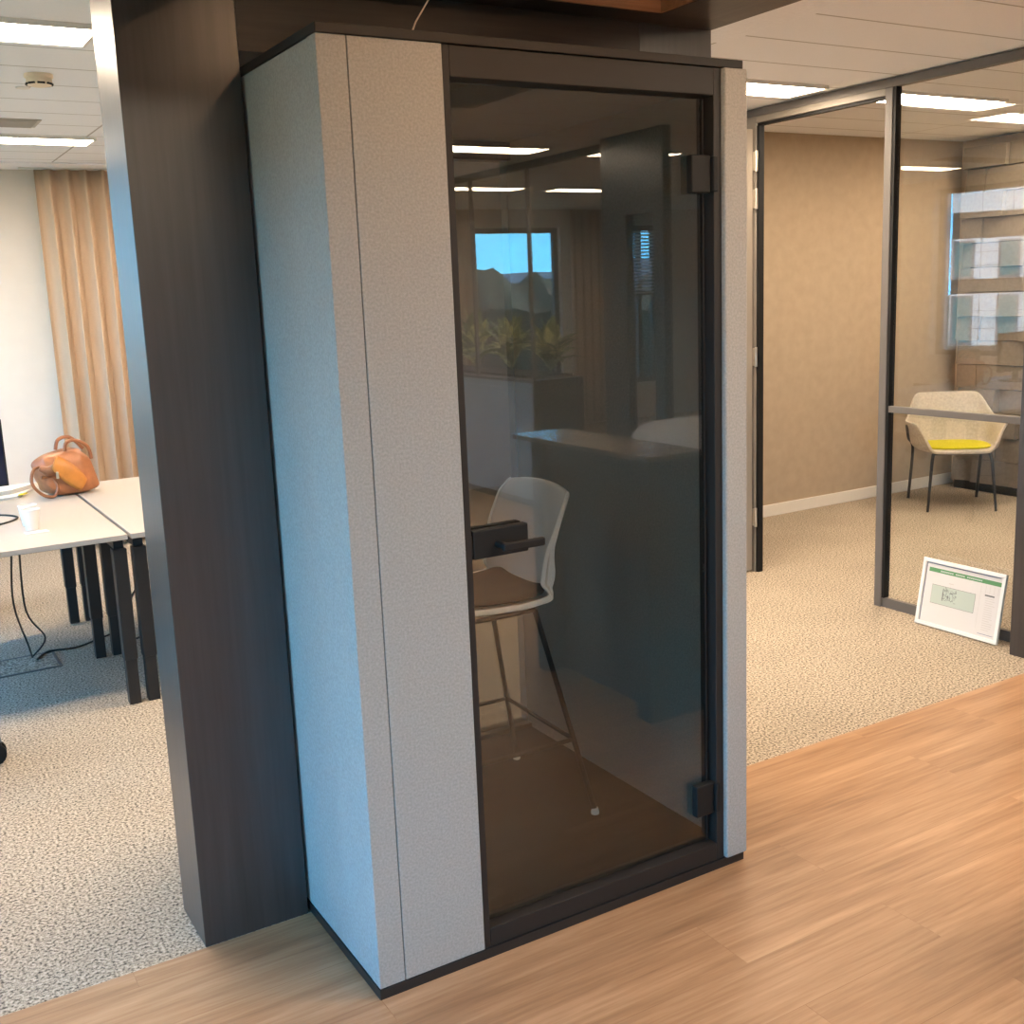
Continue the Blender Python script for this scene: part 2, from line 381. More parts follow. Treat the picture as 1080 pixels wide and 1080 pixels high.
obj('recess_lining',MB().box(1.192,1.1999,-1.5999,.3519,2.446,CZ-.004),M['cherry'],pt)
centred(MB().box(3.362,3.68,.36,.650,0,CZ-.004),'wood_pillar',M['wenge'],'dark wood pillar at the right edge ending the glass partition','pillar',bevel=.002)

# ------------------------------------------------------------------ lamps on the ceiling
def lamp(x0,x1,y0,y1,label,grp='long flat ceiling lamps',CZ=CZ):
    t=thing('ceiling_lamp',label,'ceiling lamp',((x0+x1)/2,(y0+y1)/2,CZ),0,grp)
    f=.012;z0=CZ-.018;z1=CZ-.001
    mb=MB().box(x0,x1,y0,y0+f,z0,z1).box(x0,x1,y1-f,y1,z0,z1).box(x0,x0+f,y0+f,y1-f,z0,z1).box(x1-f,x1,y0+f,y1-f,z0,z1)
    obj('lamp_frame',mb,M['lampframe'],t)
    obj('diffuser',MB().box(x0+f,x1-f,y0+f,y1-f,z0+.003,z1-.002),M['lamp'],t)
lamp(-1.25,-.05,1.76,2.05,'bright ceiling lamp at top left nearest the dark pillar')
lamp(-.78,.42,4.36,4.62,'bright ceiling lamp at left nearer the sand curtain')
lamp(2.18,3.37,1.77,2.05,'bright ceiling lamp in the corridor just outside the meeting room door')
lamp(4.14,5.12,2.02,2.30,'bright ceiling lamp in the meeting room behind the slim post',CZ=MZ)
lamp(5.76,6.5,2.24,2.52,'bright ceiling lamp in the meeting room at the right edge of the photo',CZ=MZ)
lamp(.75,1.95,2.0,2.31,'bright ceiling lamp hidden behind the phone booth')
lamp(1.4,2.6,4.76,5.05,'bright ceiling lamp behind the booth near the back wall')
lamp(1.6,2.8,-1.5,-1.2,'added unseen ceiling lamp above the stone counter in the corridor')  # unseen lamp added to brighten the counter top and floor
lamp(-.2,1.0,-3.3,-3.0,'added unseen ceiling lamp in the corridor behind the camera')  # unseen lamp added for more warm light in the corridor
lamp(2.07,3.27,-4.33,-4.02,'ceiling lamp mirrored in the booth door, long one at upper left')
lamp(3.62,4.40,-4.33,-4.02,'ceiling lamp mirrored in the booth door, short piece beside the dark pillar')
lamp(3.4,4.62,-6.8,-6.5,'ceiling lamp mirrored in the booth door, lower left one')
lamp(4.95,6.15,-6.8,-6.5,'ceiling lamp mirrored in the booth door, lower right one')
for j,(x,y) in enumerate(((.3,-.55),(.9,-.55))):
    t=thing('downlight','warm recessed downlight inside the dark bulkhead','downlight',(x,y,CZ),0,'warm downlights in the bulkhead')
    obj('trim_ring',MB().lathe([(.06,-.001),(.06,-.012),(.045,-.012),(.045,-.001)],(x,y,CZ),24,False),M['blackm'],t)
    obj('light_disc',MB().lathe([(.0445,-.004),(.0445,-.008)],(x,y,CZ),24),M['spot'],t)
# smoke detector, sensor, grille
t=thing('smoke_detector','round ivory smoke detector on the ceiling at left','smoke detector',(-.115,2.68,CZ))
obj('base',MB().lathe([(.055,0),(.055,-.012),(.05,-.016)],(-.115,2.68,CZ),32),M['smoke'],t,smooth=True)
obj('housing',MB().lathe([(.048,-.0161),(.05,-.03),(.046,-.042),(.03,-.046)],(-.115,2.68,CZ),32),M['smoke'],t,smooth=True)
mb=MB()
for q in range(8):
    a=2*pi*q/8;mb.obox((-.115+.0475*cos(a),2.68+.0475*sin(a),CZ-.038),(.004*cos(a),.004*sin(a),0),(-.014*sin(a),.014*cos(a),0),(0,0,.0035))
obj('vent_slot',mb,M['blackm'],t)
centred(MB().lathe([(.03,0),(.028,-.006),(.01,-.008)],(-.135,2.97,CZ-.0005),24),'ceiling_sensor',M['lampframe'],'small flat round sensor on the ceiling below the smoke detector','sensor',smooth=True)
t=thing('ceiling_vent','long grey air grille in the ceiling at left','air vent',(-.5,3.94,CZ))
obj('backing',MB().box(-1.05,.06,3.82,4.06,CZ-.006,CZ-.001),M['grille'],t)
mb=MB()
for q in range(9):mb.box(-1.03,.04,3.835+q*.025,3.848+q*.025,CZ-.011,CZ-.0061)
obj('slat',mb,M['grille'],t)

# ------------------------------------------------------------------ phone booth
W,D,H=1.172,1.20,2.25
b=thing('phone_booth','tall grey felt phone booth with smoked glass door','phone booth',(W/2,D/2,0))
obj('plinth',MB().box(-.002,W+.004,-.004,D,0,.026),M['black'],b)
obj('top_cap',MB().box(-.001,W+.002,-.004,D,2.229,H),M['frame'],b,bevel=.002)
obj('side_panel',MB().box(0,.036,.002,D-.002,.0261,2.2285),M['felt'],b,bevel=.005,seg=3)
obj('side_panel',MB().box(1.150,1.1835,.0605,D-.002,.0261,2.2285),M['felt'],b,bevel=.002)
obj('corner_panel',MB().box(.0005,.0682,0,.05,.0261,2.2285),M['felt'],b,bevel=.0018,seg=2)
obj('panel_joint',MB().box(.0682,.0702,.004,.05,.0261,2.2285),M['black'],b)
obj('front_panel',MB().box(.0702,.2945,0,.05,.0261,2.2285),M['felt'],b,bevel=.0018,seg=2)
obj('corner_panel',MB().box(1.105,1.1835,-.012,.06,.0261,2.2285),M['felt'],b,bevel=.006,seg=3)
mb=MB().box(.295,.313,.002,.07,.0261,2.228).box(1.078,1.1045,.002,.07,.0261,2.228).box(.313,1.078,.002,.07,2.160,2.228).box(.313,1.078,.002,.07,.0261,.078)
obj('door_frame',mb,M['frame'],b,bevel=.002)
# door leaf
dg=obj('glass_door',MB().box(.318,1.062,.030,.038,.084,2.154),M['smoked'],b)
obj('lock_case',MB().box(.318,.474,.004,.029,1.052,1.123),M['blackm'],dg,bevel=.003)
obj('lock_case',MB().box(.318,.474,.0385,.064,1.052,1.123),M['blackm'],dg,bevel=.003)
obj('door_lever',MB().tube([(.385,.004,1.084),(.385,-.040,1.084)],.009,16).box(.372,.49,-.050,-.037,1.073,1.094),M['blackm'],dg,bevel=.004,smooth=True)
obj('strike_plate',MB().box(.3132,.3178,.008,.028,1.062,1.11),M['black'],b)
for zc in (1.965,.222):
    obj('hinge',MB().box(1.008,1.072,.006,.0295,zc-.048,zc+.048).box(1.0725,1.090,-.004,.0295,zc-.045,zc+.045),M['blackm'],b,bevel=.004)
obj('door_seal',MB().box(1.0625,1.0665,.028,.04,.084,2.154),M['frame'],dg)
obj('door_seal',MB().box(.3135,.3175,.030,.04,.084,1.05).box(.3135,.3175,.030,.04,1.125,2.154),M['black'],dg)
# inside
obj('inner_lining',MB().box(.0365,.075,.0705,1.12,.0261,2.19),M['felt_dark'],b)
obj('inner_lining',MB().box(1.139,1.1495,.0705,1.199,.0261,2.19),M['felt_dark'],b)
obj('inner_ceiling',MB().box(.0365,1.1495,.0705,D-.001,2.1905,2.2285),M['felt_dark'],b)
obj('floor_mat',MB().box(.0365,1.1395,.0705,D-.001,.0261,.05),M['mat'],b)
obj('rear_frame',MB().box(.075,.11,1.12,1.19,.0501,2.19).box(.11,1.1385,1.12,1.19,2.13,2.19).box(.11,1.1385,1.12,1.19,.0501,.066),M['frame'],b)
obj('rear_glass',MB().box(.1101,1.1385,1.150,1.158,.0661,2.1299),M['rear_smoked'],b)
mbt=MB().tube([(.245,.03,2.2525),(.255,.06,2.262),(.30,.13,2.30),(.47,.33,2.45),(.52,.345,2.60)],.0022,6)
centred(mbt,'power_cable',M['cablew'],'thin pale cable rising from the booth top to the bulkhead','cable',smooth=True)

# ------------------------------------------------------------------ bar stool inside the booth (local: facing -x)
st=thing('bar_stool','white shell bar stool with dark seat pad inside the phone booth','bar stool',(.672,.659,.0505),R(-1.5))
def stool_profile(v):       # v 0..1 -> (x, z, half width)
    pts=[(-.215,.690,.175),(-.19,.705,.195),(-.06,.697,.21),(.06,.693,.212),(.14,.70,.207),(.178,.725,.196),(.198,.77,.185),(.208,.83,.186),(.222,.91,.20),(.240,.99,.198),(.256,1.045,.177)]
    t=v*(len(pts)-1);i=min(int(t),len(pts)-2);f=t-i
    return tuple(pts[i][q]*(1-f)+pts[i+1][q]*f for q in range(3))
P=[]
nv=30;nu=14
for i in range(nu+1):
    u=-1+2*i/nu;row=[]
    for j in range(nv+1):
        v=j/nv;x,z,w=stool_profile(v)
        back=max(0,min(1,(v-.42)/.15))
        x2=x-back*(.062-.045*max(0,(v-.75)/.25))*(u*u)               # back wraps forward
        z2=z+(1-back)*.022*(abs(u)**3)     # seat edge curls up
        if v>.9:z2-=.014*(v-.9)/.1*abs(u)**2.5
        row.append((x2,u*w,z2))
    P.append(row)
obj('shell',MB().grid(P),M['shell'],st,local=True,smooth=True,angle=80,solid=.017,solid_off=-1,subsurf=1)
for sd in (-1,1):
    P=[]
    for j in range(41):
        v=j/40;x,z,w=stool_profile(v);x2,z2=stool_profile(min(1,v+.02))[:2];x1,z1=stool_profile(max(0,v-.02))[:2]
        tx,tz=x2-x1,z2-z1;l=math.hypot(tx,tz);nx_,nz_=tz/l,-tx/l      # outward: below the seat, behind the back
        back=max(0,min(1,(v-.42)/.15));xe=x-back*(.062-.045*max(0,(v-.75)/.25));ze=z+(1-back)*.022-(.014*(v-.9)/.1 if v>.9 else 0)
        fl=.012+.030*math.exp(-((v-.62)/.13)**2)+.004*(v<.5)-.006*max(0,(v-.8)/.2)
        P.append([(xe+nx_*fl*q_,sd*(w-.002+.004*q_),ze+nz_*fl*q_) for q_ in (-.15,.3,.7,1)])
    obj('edge_flange',MB().grid(P),M['flange'],st,local=True,smooth=True,angle=80,solid=.007,subsurf=1)
P=[]
for i in range(11):
    u=-1+2*i/10;row=[]
    for j in range(15):
        v=.07+.40*j/14;x,z,w=stool_profile(v)
        ed=math.sqrt(max(0,1-abs(2*(j/14)-1)**6))
        row.append((x,u*(w-.025)*(.75+.25*ed),z+.016+.012*(abs(u)**3)))
    P.append(row)
obj('seat_pad',MB().grid(P),M['pad'],st,local=True,smooth=True,angle=80,solid=.012,solid_off=0,subsurf=1)
mb=MB().tube([(-.13,-.15,.672),(.12,-.15,.672)],.008,10).tube([(-.13,.15,.672),(.12,.15,.672)],.008,10).tube([(-.13,-.15,.672),(-.13,.15,.672)],.008,10).tube([(.12,-.15,.672),(.12,.15,.672)],.008,10)
obj('seat_frame',mb,M['frame'],st,local=True,smooth=True)
for sx in (-1,1):
    for sy in (-1,1):
        top=(.125*sx,.15*sy,.67);ft=(.26*sx,.25*sy,.012)
        lg=obj('leg',MB().tube([top,ft],.0085,12),M['frame'],st,local=True,smooth=True)
        obj('foot_glide',MB().lathe([(.010,0),(.013,.002),(.013,.010),(.009,.022)],(ft[0],ft[1],0),16),M['plastic_w'],lg,local=True,smooth=True)
def atz(sx,sy,z):
    f=(.67-z)/.658;return (sx*(.125+.135*f),sy*(.15+.10*f),z)
q=[atz(-1,-1,.25),atz(1,-1,.25),atz(1,1,.25),atz(-1,1,.25)]
mb=MB()
for i in range(4):mb.tube([q[i],q[(i+1)%4]],.007,10)
obj('footrest',mb,M['frame'],st,local=True,smooth=True)

# ------------------------------------------------------------------ glass partition and meeting room door
px0,px1=3.50,3.543
gp=thing('glass_partition','full height glass partition with grey frame between corridor and meeting room','glass partition',(3.55,1.5,0))
obj('post',MB().box(px0,px1,1.49,1.535,0,2.5655),M['grey_al'],gp,bevel=.003)
obj('door_head',MB().box(px0,px1,1.5351,2.4149,2.532,2.5655),M['jamb'],gp,bevel=.002)
obj('door_stop',MB().box(px0+.012,px1,1.5351,2.4149,2.517,2.5319),M['blackm'],gp)
obj('door_stop',MB().box(px0+.006,px1,2.397,2.4149,0,2.5169),M['blackm'],gp)
obj('glazing_bead',MB().box(px0+.004,px1,1.474,1.4898,.0501,2.5655),M['blackm'],gp)
obj('post',MB().box(px0,px1,2.415,2.53,0,2.5655),M['jamb'],gp,bevel=.003)
obj('head_rail',MB().box(px0,px1,.6501,2.53,2.566,2.606),M['grey_al'],gp)
obj('bottom_rail',MB().box(px0+.01,px1-.01,.6501,1.4899,0,.05),M['grey_al'],gp)
obj('glass_pane',MB().box(3.528,3.536,.6501,1.4735,.0501,2.5655),M['clear'],gp)
obj('push_bar',MB().box(px0+.005,px0+.03,.6501,1.4899,1.012,1.045),M['grey_al'],gp,bevel=.003)
obj('blank_panel',MB().box(px0,px1,2.5301,3.5095,0,2.606),M['beige'],gp)
dl=struct('door_1',MB().box(2.62,3.485,2.425,2.47,.012,2.50),M['door_leaf'],'open taupe meeting room door seen edge on beside the booth','door',bevel=.002)
for z in (2.33,2.13,1.26,.33):
    obj('hinge',MB().box(3.4855,3.4995,2.40,2.424,z-.05,z+.05).tube([(3.492,2.404,z-.055),(3.492,2.404,z+.055)],.008,12),M['steel'],dl,smooth=True)
obj('door_handle',MB().tube([(2.7,2.424,1.05),(2.7,2.37,1.05),(2.82,2.37,1.05)],.009,12),M['steel'],dl,smooth=True)

# felt tile screen
tm=MB();rng=random.Random(3)
rowh=.183;tw=.37
r=0
while .07+r*rowh<CZ-.01:
    z0=.07+r*rowh;z1=min(z0+rowh-.005,CZ-.01)
    y=.6-tw*(.5 if r%2 else 0)
    while y<3.36:
        ya,yb=max(y,.6),min(y+tw-.005,3.36)
        if yb-ya>.02:
            d0=.012+.075*rng.random();d1=.012+.075*rng.random();e=.03*rng.random()
            xa=6.565
            vs=[(xa+.06,ya,z0),(xa+.06,yb,z0),(xa+.06,ya,z1),(xa+.06,yb,z1),(xa-d0-e,ya,z0),(xa-d1-e,yb,z0),(xa-d0,ya,z1),(xa-d1,yb,z1)]
            tm.add(vs,[(0,1,3,2),(4,6,7,5),(0,4,5,1),(2,3,7,6),(0,2,6,4),(1,5,7,3)])
        y+=tw
    r+=1
tl=thing('felt_tile_screen','taupe acoustic screen of staggered felt tiles in the meeting room','acoustic screen',(6.6,2.0,0))
obj('tiles',tm,M['tile'],tl)
obj('backing',MB().box(6.6255,6.64,.6,3.36,.0681,CZ),M['tilebase'],tl)  # dark sheet makes the tile gaps read as shadow lines
obj('plinth',MB().box(6.52,6.62,.6,3.36,0,.068),M['tilebase'],tl)

# armchair in the meeting room (local: facing -y)
ac=thing('armchair','oat felt shell armchair with lime seat pad in the meeting room','armchair',(5.935,2.93,0),R(-38))
NT=64;rad=[0,.35,.7,.86,.95,1.05,1.14]
def lerp(a,b,t):return a+(b-a)*max(0,min(1,t))
def sm(t):t=max(0,min(1,t));return t*t*(3-2*t)
P=[]
for i in range(NT):
    th=2*pi*i/NT-pi       # 0 = back (+y)
    a=abs(th)*180/pi
    if a<40:hh=.385
    elif a<72:hh=lerp(.385,.225,sm((a-40)/32))
    elif a<124:hh=lerp(.225,.205,(a-72)/52)
    elif a<143:hh=lerp(.205,.0,sm((a-124)/19))
    else:hh=0
    def sq(th,rx,ry,n=3.2):
        c,s=sin(th),cos(th);k=(abs(c)**n+abs(s)**n)**(-1/n);return rx*k*c,ry*k*s
    bx,by=sq(th,.275,.235)
    row=[]
    for s_ in (0.02,.4,.75,.92):row.append((bx*s_,by*s_,.43-.012*(1-s_)+ (0.0)))
    fl=hh/.385
    for q_,ov,oy in ((.08,1.01,1.04),(.3,1.04,1.13),(.65,1.09,1.22),(1,1.04+.30*max(0,1-abs(a-104)/50),1.28)):
        dx=bx*(1+(ov-1)*(.35+.65*min(1,hh/.19)));dy=by*(1+(oy-1)*(.3+.55*min(1,hh/.19)))
        if hh<.02:dx=bx*(1+.06*q_);dy=by*(1+.10*q_)
        row.append((dx,dy,.43+hh*q_+(.012*q_ if hh<.02 else 0)-(.02*q_ if hh<.02 else 0)))
    P.append(row)
obj('shell',MB().grid(P,wrap=True),M['seatfelt'],ac,local=True,smooth=True,angle=80,solid=.022,solid_off=0,subsurf=2)
P=[]
for i in range(40):
    th=2*pi*i/40;c,s=cos(th),sin(th);k=(abs(c)**3+abs(s)**3)**(-1/3)
    P.append([(.243*k*c*f,.205*k*s*f,z) for f,z in ((0.01,.462),(.8,.461),(.97,.457),(1,.450),(.97,.441))])
obj('seat_pad',MB().grid(P,wrap=True),M['lime'],ac,local=True,smooth=True,angle=60)
for sx in (-1,1):
    obj('leg',MB().tube([(.195*sx,-.215,.415),(.205*sx,-.228,.36),(.235*sx,-.265,0.0)],[.012,.012,.009],12),M['black'],ac,local=True,smooth=True)
    obj('leg',MB().tube(spl([(.322*sx,.06,.59),(.298*sx,.10,.49),(.25*sx,.17,.395),(.25*sx,.275,0.0)]),.011,12),M['black'],ac,local=True,smooth=True)
obj('under_frame',MB().tube([(-.195,-.215,.413),(.195,-.215,.413)],.009,10).tube([(-.23,.17,.41),(.23,.17,.41)],.009,10),M['black'],ac,local=True,smooth=True)

# framed evacuation plan leaning on the glass
sg=thing('framed_plan','white framed floor plan leaning on the glass partition','framed plan',(3.44,.975,0))
B0=Vector((3.425,1.205,.002));B1=Vector((3.425,.752,.002))
ux=(B1-B0).normalized();wid=(B1-B0).length
up=Vector((.072,.010,.318));hei=up.length;up.normalize();nn=ux.cross(up).normalized()
if nn.x>0:nn=-nn
def SP(u,v,d):return B0+ux*u+up*v+nn*d
def sbox(mb,u0,u1,v0,v1,d0,d1):
    c=SP((u0+u1)/2,(v0+v1)/2,(d0+d1)/2);return mb.obox(c,ux*((u1-u0)/2),up*((v1-v0)/2),nn*((d1-d0)/2))
f=.018
mb=MB();sbox(mb,0,wid,0,f,0,.016);sbox(mb,0,wid,hei-f,hei,0,.016);sbox(mb,0,f,f,hei-f,0,.016);sbox(mb,wid-f,wid,f,hei-f,0,.016)
obj('frame',mb,M['plastic_w'],sg,bevel=.002)
sheet=obj('sheet',sbox(MB(),f,wid-f,f,hei-f,.001,.006),M['sheet'],sg)
obj('title_bar',sbox(MB(),.035,wid-.022,hei-.062,hei-.042,.0061,.0066),M['green'],sheet)
mb=MB()
for q_ in range(22):
    if q_ in (7,13):continue
    sbox(mb,.10+q_*.0105,.108+q_*.0105,hei-.056,hei-.049,.00665,.0069)
obj('title_lettering',mb,M['palegreen'],sheet)
for q_ in ((.0185,.0215,.02,hei-.02),(.0216,wid-.03,hei-.024,hei-.021),(wid-.11,wid-.03,.03,.032)):obj('border_line',sbox(MB(),*q_,.0061,.0066),M['blueline'],sheet)
obj('plan_area',sbox(MB(),.065,.305,.115,.205,.0061,.0065),M['palegreen'],sheet)
mb=MB()
sbox(mb,.065,.305,.204,.2055,.0066,.0069);sbox(mb,.065,.305,.1145,.116,.0066,.0069);sbox(mb,.3045,.306,.115,.205,.0066,.0069);sbox(mb,.065,.0655,.115,.205,.0066,.0069)
rng=random.Random(5)
for q_ in range(70):
    u=.125+.075*rng.random();v=.135+.055*rng.random()
    if rng.random()<.5:sbox(mb,u,u+.004+.016*rng.random(),v,v+.0016,.0066,.0069)
    else:sbox(mb,u,u+.0016,v,v+.004+.014*rng.random(),.0066,.0069)
sbox(mb,.128,.132,.135,.195,.0066,.0069)
sbox(mb,wid-.10,wid-.05,hei-.118,hei-.111,.0061,.0066)
obj('plan_lines',mb,M['ink'],sheet)
def legend(u0,u1,v0,v1):obj('legend_line',sbox(MB(),u0,u1,v0,v1,.0061,.0065),M['inkpale'],sheet)
for q_ in range(15):
    v=.05+q_*.0105;legend(wid-.095,wid-.04-.02*rng.random(),v,v+.0025)
for q_ in range(4):legend(wid-.10+q_*.022,wid-.0985+q_*.022,hei-.105,hei-.07)
legend(wid-.125,wid-.124,.05,hei-.075);legend(.155,.18,.222,.226);legend(.165,.1655,.2056,.2219)

# ------------------------------------------------------------------ office desks
DH=.748
def desk(x0,x1,legx,label,side):
    t=thing('office_desk',label,'desk',((x0+x1)/2,3.2,0),0,'office desks')
    obj('desktop',MB().box(x0,x1,2.43,4.0,DH-.022,DH),M['desk'],t,bevel=.002)
    xx=[legx,(x1-.05 if side>0 else x0+.05)]
    for xl in xx:
        obj('side_beam',MB().box(xl-.02,xl+.02,2.47,3.98,DH-.062,DH-.0225),M['legs'],t)
        for yl in (2.475,3.225,3.945):
            lg=obj('leg',MB().box(xl-.028,xl+.028,yl-.028,yl+.028,.20,DH-.0626),M['legs'],t,bevel=.003)
            obj('inner_tube',MB().box(xl-.024,xl+.024,yl-.024,yl+.024,.0,.1999),M['legs'],lg,bevel=.002)
    obj('rear_beam',MB().box(min(xx)+.0202,max(xx)-.0202,3.20,3.24,DH-.062,DH-.0225),M['legs'],t)
    return t
desk(-1.0,-.010,-.044,'cream topped desk at left holding the tan handbag',-1)
desk(.004,1.59,.036,'cream topped desk partly hidden by the dark pillar',1)
# cables under the first desk
mb=MB().tube(spl([(-.44,2.62,.71),(-.445,2.75,.45),(-.36,3.2,.12),(-.335,3.36,.022)]),.0042,8).tube(spl([(-.41,2.62,.71),(-.395,2.80,.40),(-.28,3.25,.14),(-.33,3.37,.024)]),.0042,8)
centred(mb,'desk_cable',M['cable'],'pair of black cables hanging from the desk to the floor box','cable',smooth=True)
mb=MB().tube(spl([(-.315,3.36,.008),(-.25,3.45,.010),(-.12,3.44,.007),(.0,3.52,.006),(.12,3.60,.006)]),.005,8)
centred(mb,'floor_cable',M['cable'],'thin black cable lying on the carpet from the floor box','cable',smooth=True)
mb=MB().tube(spl([(.07,2.50,.30),(.06,2.7,.22),(-.005,2.8,.20),(.08,3.0,.32),(.2,3.1,.42)]),.005,8)
centred(mb,'slack_cable',M['cable'],'slack black cable looping between the desk legs','cable',smooth=True)
fb=thing('floor_box','square carpeted floor socket box under the desk','floor box',(-.36,3.33,0))
x0,x1,y0,y1=-.505,-.225,3.19,3.46
obj('rim',MB().box(x0,x1,y0,y0+.012,0,.006).box(x0,x1,y1-.012,y1,0,.006).box(x0,x0+.012,y0+.012,y1-.012,0,.006).box(x1-.012,x1,y0+.012,y1-.012,0,.006),M['grey_al'],fb)
obj('lid',MB().box(x0+.0125,x1-.0125,y0+.0125,y1-.0125,.0002,.004),M['carpet'],fb)
# handbag (local)
hb=thing('handbag','tan leather handbag slumped on the desk by the curtain','handbag',(-.048,3.70,DH),R(12))
P=[]
for i in range(32):
    th=2*pi*i/32;row=[]
    for j in range(17):
        ph=-pi/2+pi*j/16
        def se(w,n):return (1 if w>=0 else -1)*abs(w)**n
        cx,cy,cz=se(cos(ph),.55)*se(cos(th),.6),se(cos(ph),.55)*se(sin(th),.6),se(sin(ph),.6)
        h=(cz+1)/2;w=.145*(1-.12*h)*(1-.06*sin(4*th));d=.10*(1-.30*h)
        x=cx*w-.055*h+.035;y=cy*d+.02*h;z=.112+cz*.112+.022*h*cx
        row.append((x+.008*sin(9*z/.1+3*th),y+.006*sin(7*x/.1),max(.001,z)))
    P.append(row)
obj('bag_body',MB().grid(P,wrap=True),M['leather'],hb,local=True,smooth=True,angle=80,subsurf=1)
mb=MB();P=[]
for i in range(13):
    t=i/12;e_=.35+.65*sin(pi*(.08+.84*t))**.5;P.append([(-.075+.135*t+.055*(q_-.5)*e_,-.094-.012*sin(pi*q_)-.006*sin(pi*t)+.020*(1-t)*q_,.185-.135*t+.075*(q_-.5)*e_) for q_ in (0,.2,.4,.6,.8,1)])
obj('front_band',MB().grid(P),M['leather3'],hb,local=True,smooth=True,solid=.012)
obj('handle',MB().tube(spl([(.0,-.05,.225),(.01,-.055,.268),(.06,-.05,.275),(.12,-.045,.235),(.135,-.04,.17)]),.009,10).tube(spl([(-.02,.02,.23),(.0,.02,.28),(.06,.02,.285),(.12,.02,.22)]),.009,10),M['leather2'],hb,local=True,smooth=True)
mb=MB().tube(spl([(x_+.035,y_,z_) for x_,y_,z_ in [(-.12,-.02,.14),(-.17,-.03,.16),(-.205,-.05,.14),(-.215,-.06,.08),(-.17,-.07,.02),(-.12,-.08,.012),(-.10,-.08,.06),(-.12,-.06,.10),(-.17,-.06,.11)]]),.008,10)
obj('shoulder_strap',mb,M['leather2'],hb,local=True,smooth=True)
obj('side_flap',MB().tube([(-.06,-.06,.14),(-.10,-.06,.135),(-.135,-.05,.155)],[.03,.028,.012],14),M['leather2'],hb,local=True,smooth=True)
obj('buckle',MB().box(-.075,-.064,-.112,-.098,.10,.135),M['steel'],hb,local=True,bevel=.002)
# cups
cp=thing('paper_cup','white paper cup on the desk, the front one of two','cup',(-.325,2.83,DH),0,'paper cups on the desk')
obj('cup_body',MB().lathe([(.026,0),(.038,.088),(.0365,.088),(.025,.003)],(0,0,0),28,False).lathe([(.0255,.002),(.0255,.004)],(0,0,0),28),M['cup'],cp,local=True,smooth=True)
obj('cup_rim',MB().lathe([(.038,.086),(.0405,.088),(.040,.091),(.0365,.0905)],(0,0,0),28,False),M['plastic_w'],cp,local=True,smooth=True)
c2=copy_tree(cp);c2.location=(-.322,2.95,DH);c2['label']='white paper cup on the desk, standing right behind the front one'
centred(MB().obox((-.32,2.745,DH+.002),(.045,.004,0),(-.004,.022,0),(0,0,.0012)),'paper_napkin',M['paper'],'small white napkin lying in front of the paper cups','napkin')
pp=MB()
def poly(mb,pts,z0,z1):
    n=len(pts);vs=[(x,y,z0) for x,y in pts]+[(x,y,z1) for x,y in pts]
    return mb.add(vs,[tuple(range(n)),tuple(range(n,2*n))]+[(i,(i+1)%n,n+(i+1)%n,n+i) for i in range(n)])
pt_=thing('paper_stack','loose white papers with a yellow tab left of the handbag','papers',(-.36,3.85,DH))
obj('sheet',poly(MB(),[(-.46,3.70),(-.27,3.74),(-.17,3.97),(-.42,3.95)],DH+.0004,DH+.012),M['paper'],pt_)
obj('sheet',poly(MB(),[(-.46,3.78),(-.29,3.82),(-.14,3.99),(-.40,3.985)],DH+.0122,DH+.035),M['paper'],pt_)
obj('yellow_tab',poly(MB(),[(-.268,3.752),(-.235,3.755),(-.215,3.80),(-.25,3.795)],DH+.0123,DH+.016),M['yellow'],pt_)
mb=MB().tube(spl([(-.62,3.05,DH+.005),(-.47,3.02,DH+.005),(-.38,3.08,DH+.005),(-.345,3.17,DH+.005),(-.40,3.27,DH+.005),(-.50,3.30,DH+.005),(-.65,3.28,DH+.005)]),.0045,8)
centred(mb,'mouse_cable',M['cable'],'black cable loop lying on the desk at the left edge','cable',smooth=True)
mo=thing('monitor','black computer monitor at the left edge standing on the desk','monitor',(-.60,3.6,DH))
obj('panel',MB().box(-.88,-.318,3.60,3.635,DH+.09,DH+.42),M['blackm'],mo,bevel=.004)
obj('screen',MB().box(-.872,-.326,3.597,3.5995,DH+.10,DH+.412),M['screen'],mo)
obj('stand',MB().box(-.63,-.57,3.64,3.66,DH+.012,DH+.25).box(-.72,-.48,3.55,3.75,DH,DH+.012),M['blackm'],mo,bevel=.003)
# curtain
t=thing('curtain','sand coloured pleated curtain hanging at the office back wall','curtain',(.9,5.82,0))
P=[]
nx=240
for i in range(nx+1):
    u=i/nx;row=[]
    for j in range(13):
        v=j/12;z=.03+v*(CZ-.05)
        ph=u*2*pi*11.5
        a=.030+.020*(1-v)
        sh=sin(ph)+.25*sin(2*ph+1.3)
        row.append((.29+1.30*u+.012*sin(2*ph)*(1-v)+ (1-v)*.01*sin(3.1*u*10),5.80+a*sh+.012*sin(5*u+3*v),z))
    P.append(row)
obj('fabric',MB().grid(P),M['curtain'],t,smooth=True,angle=80,solid=.003)
obj('track',MB().box(.2,1.7,5.77,5.83,CZ-.019,CZ-.001),M['lampframe'],t)
struct('trim_2',MB().box(-1.69,2.5,5.55,5.74,CZ-.012,CZ-.001),M['ceil_plain'],'white curtain pelmet strip at the back of the office ceiling','trim')

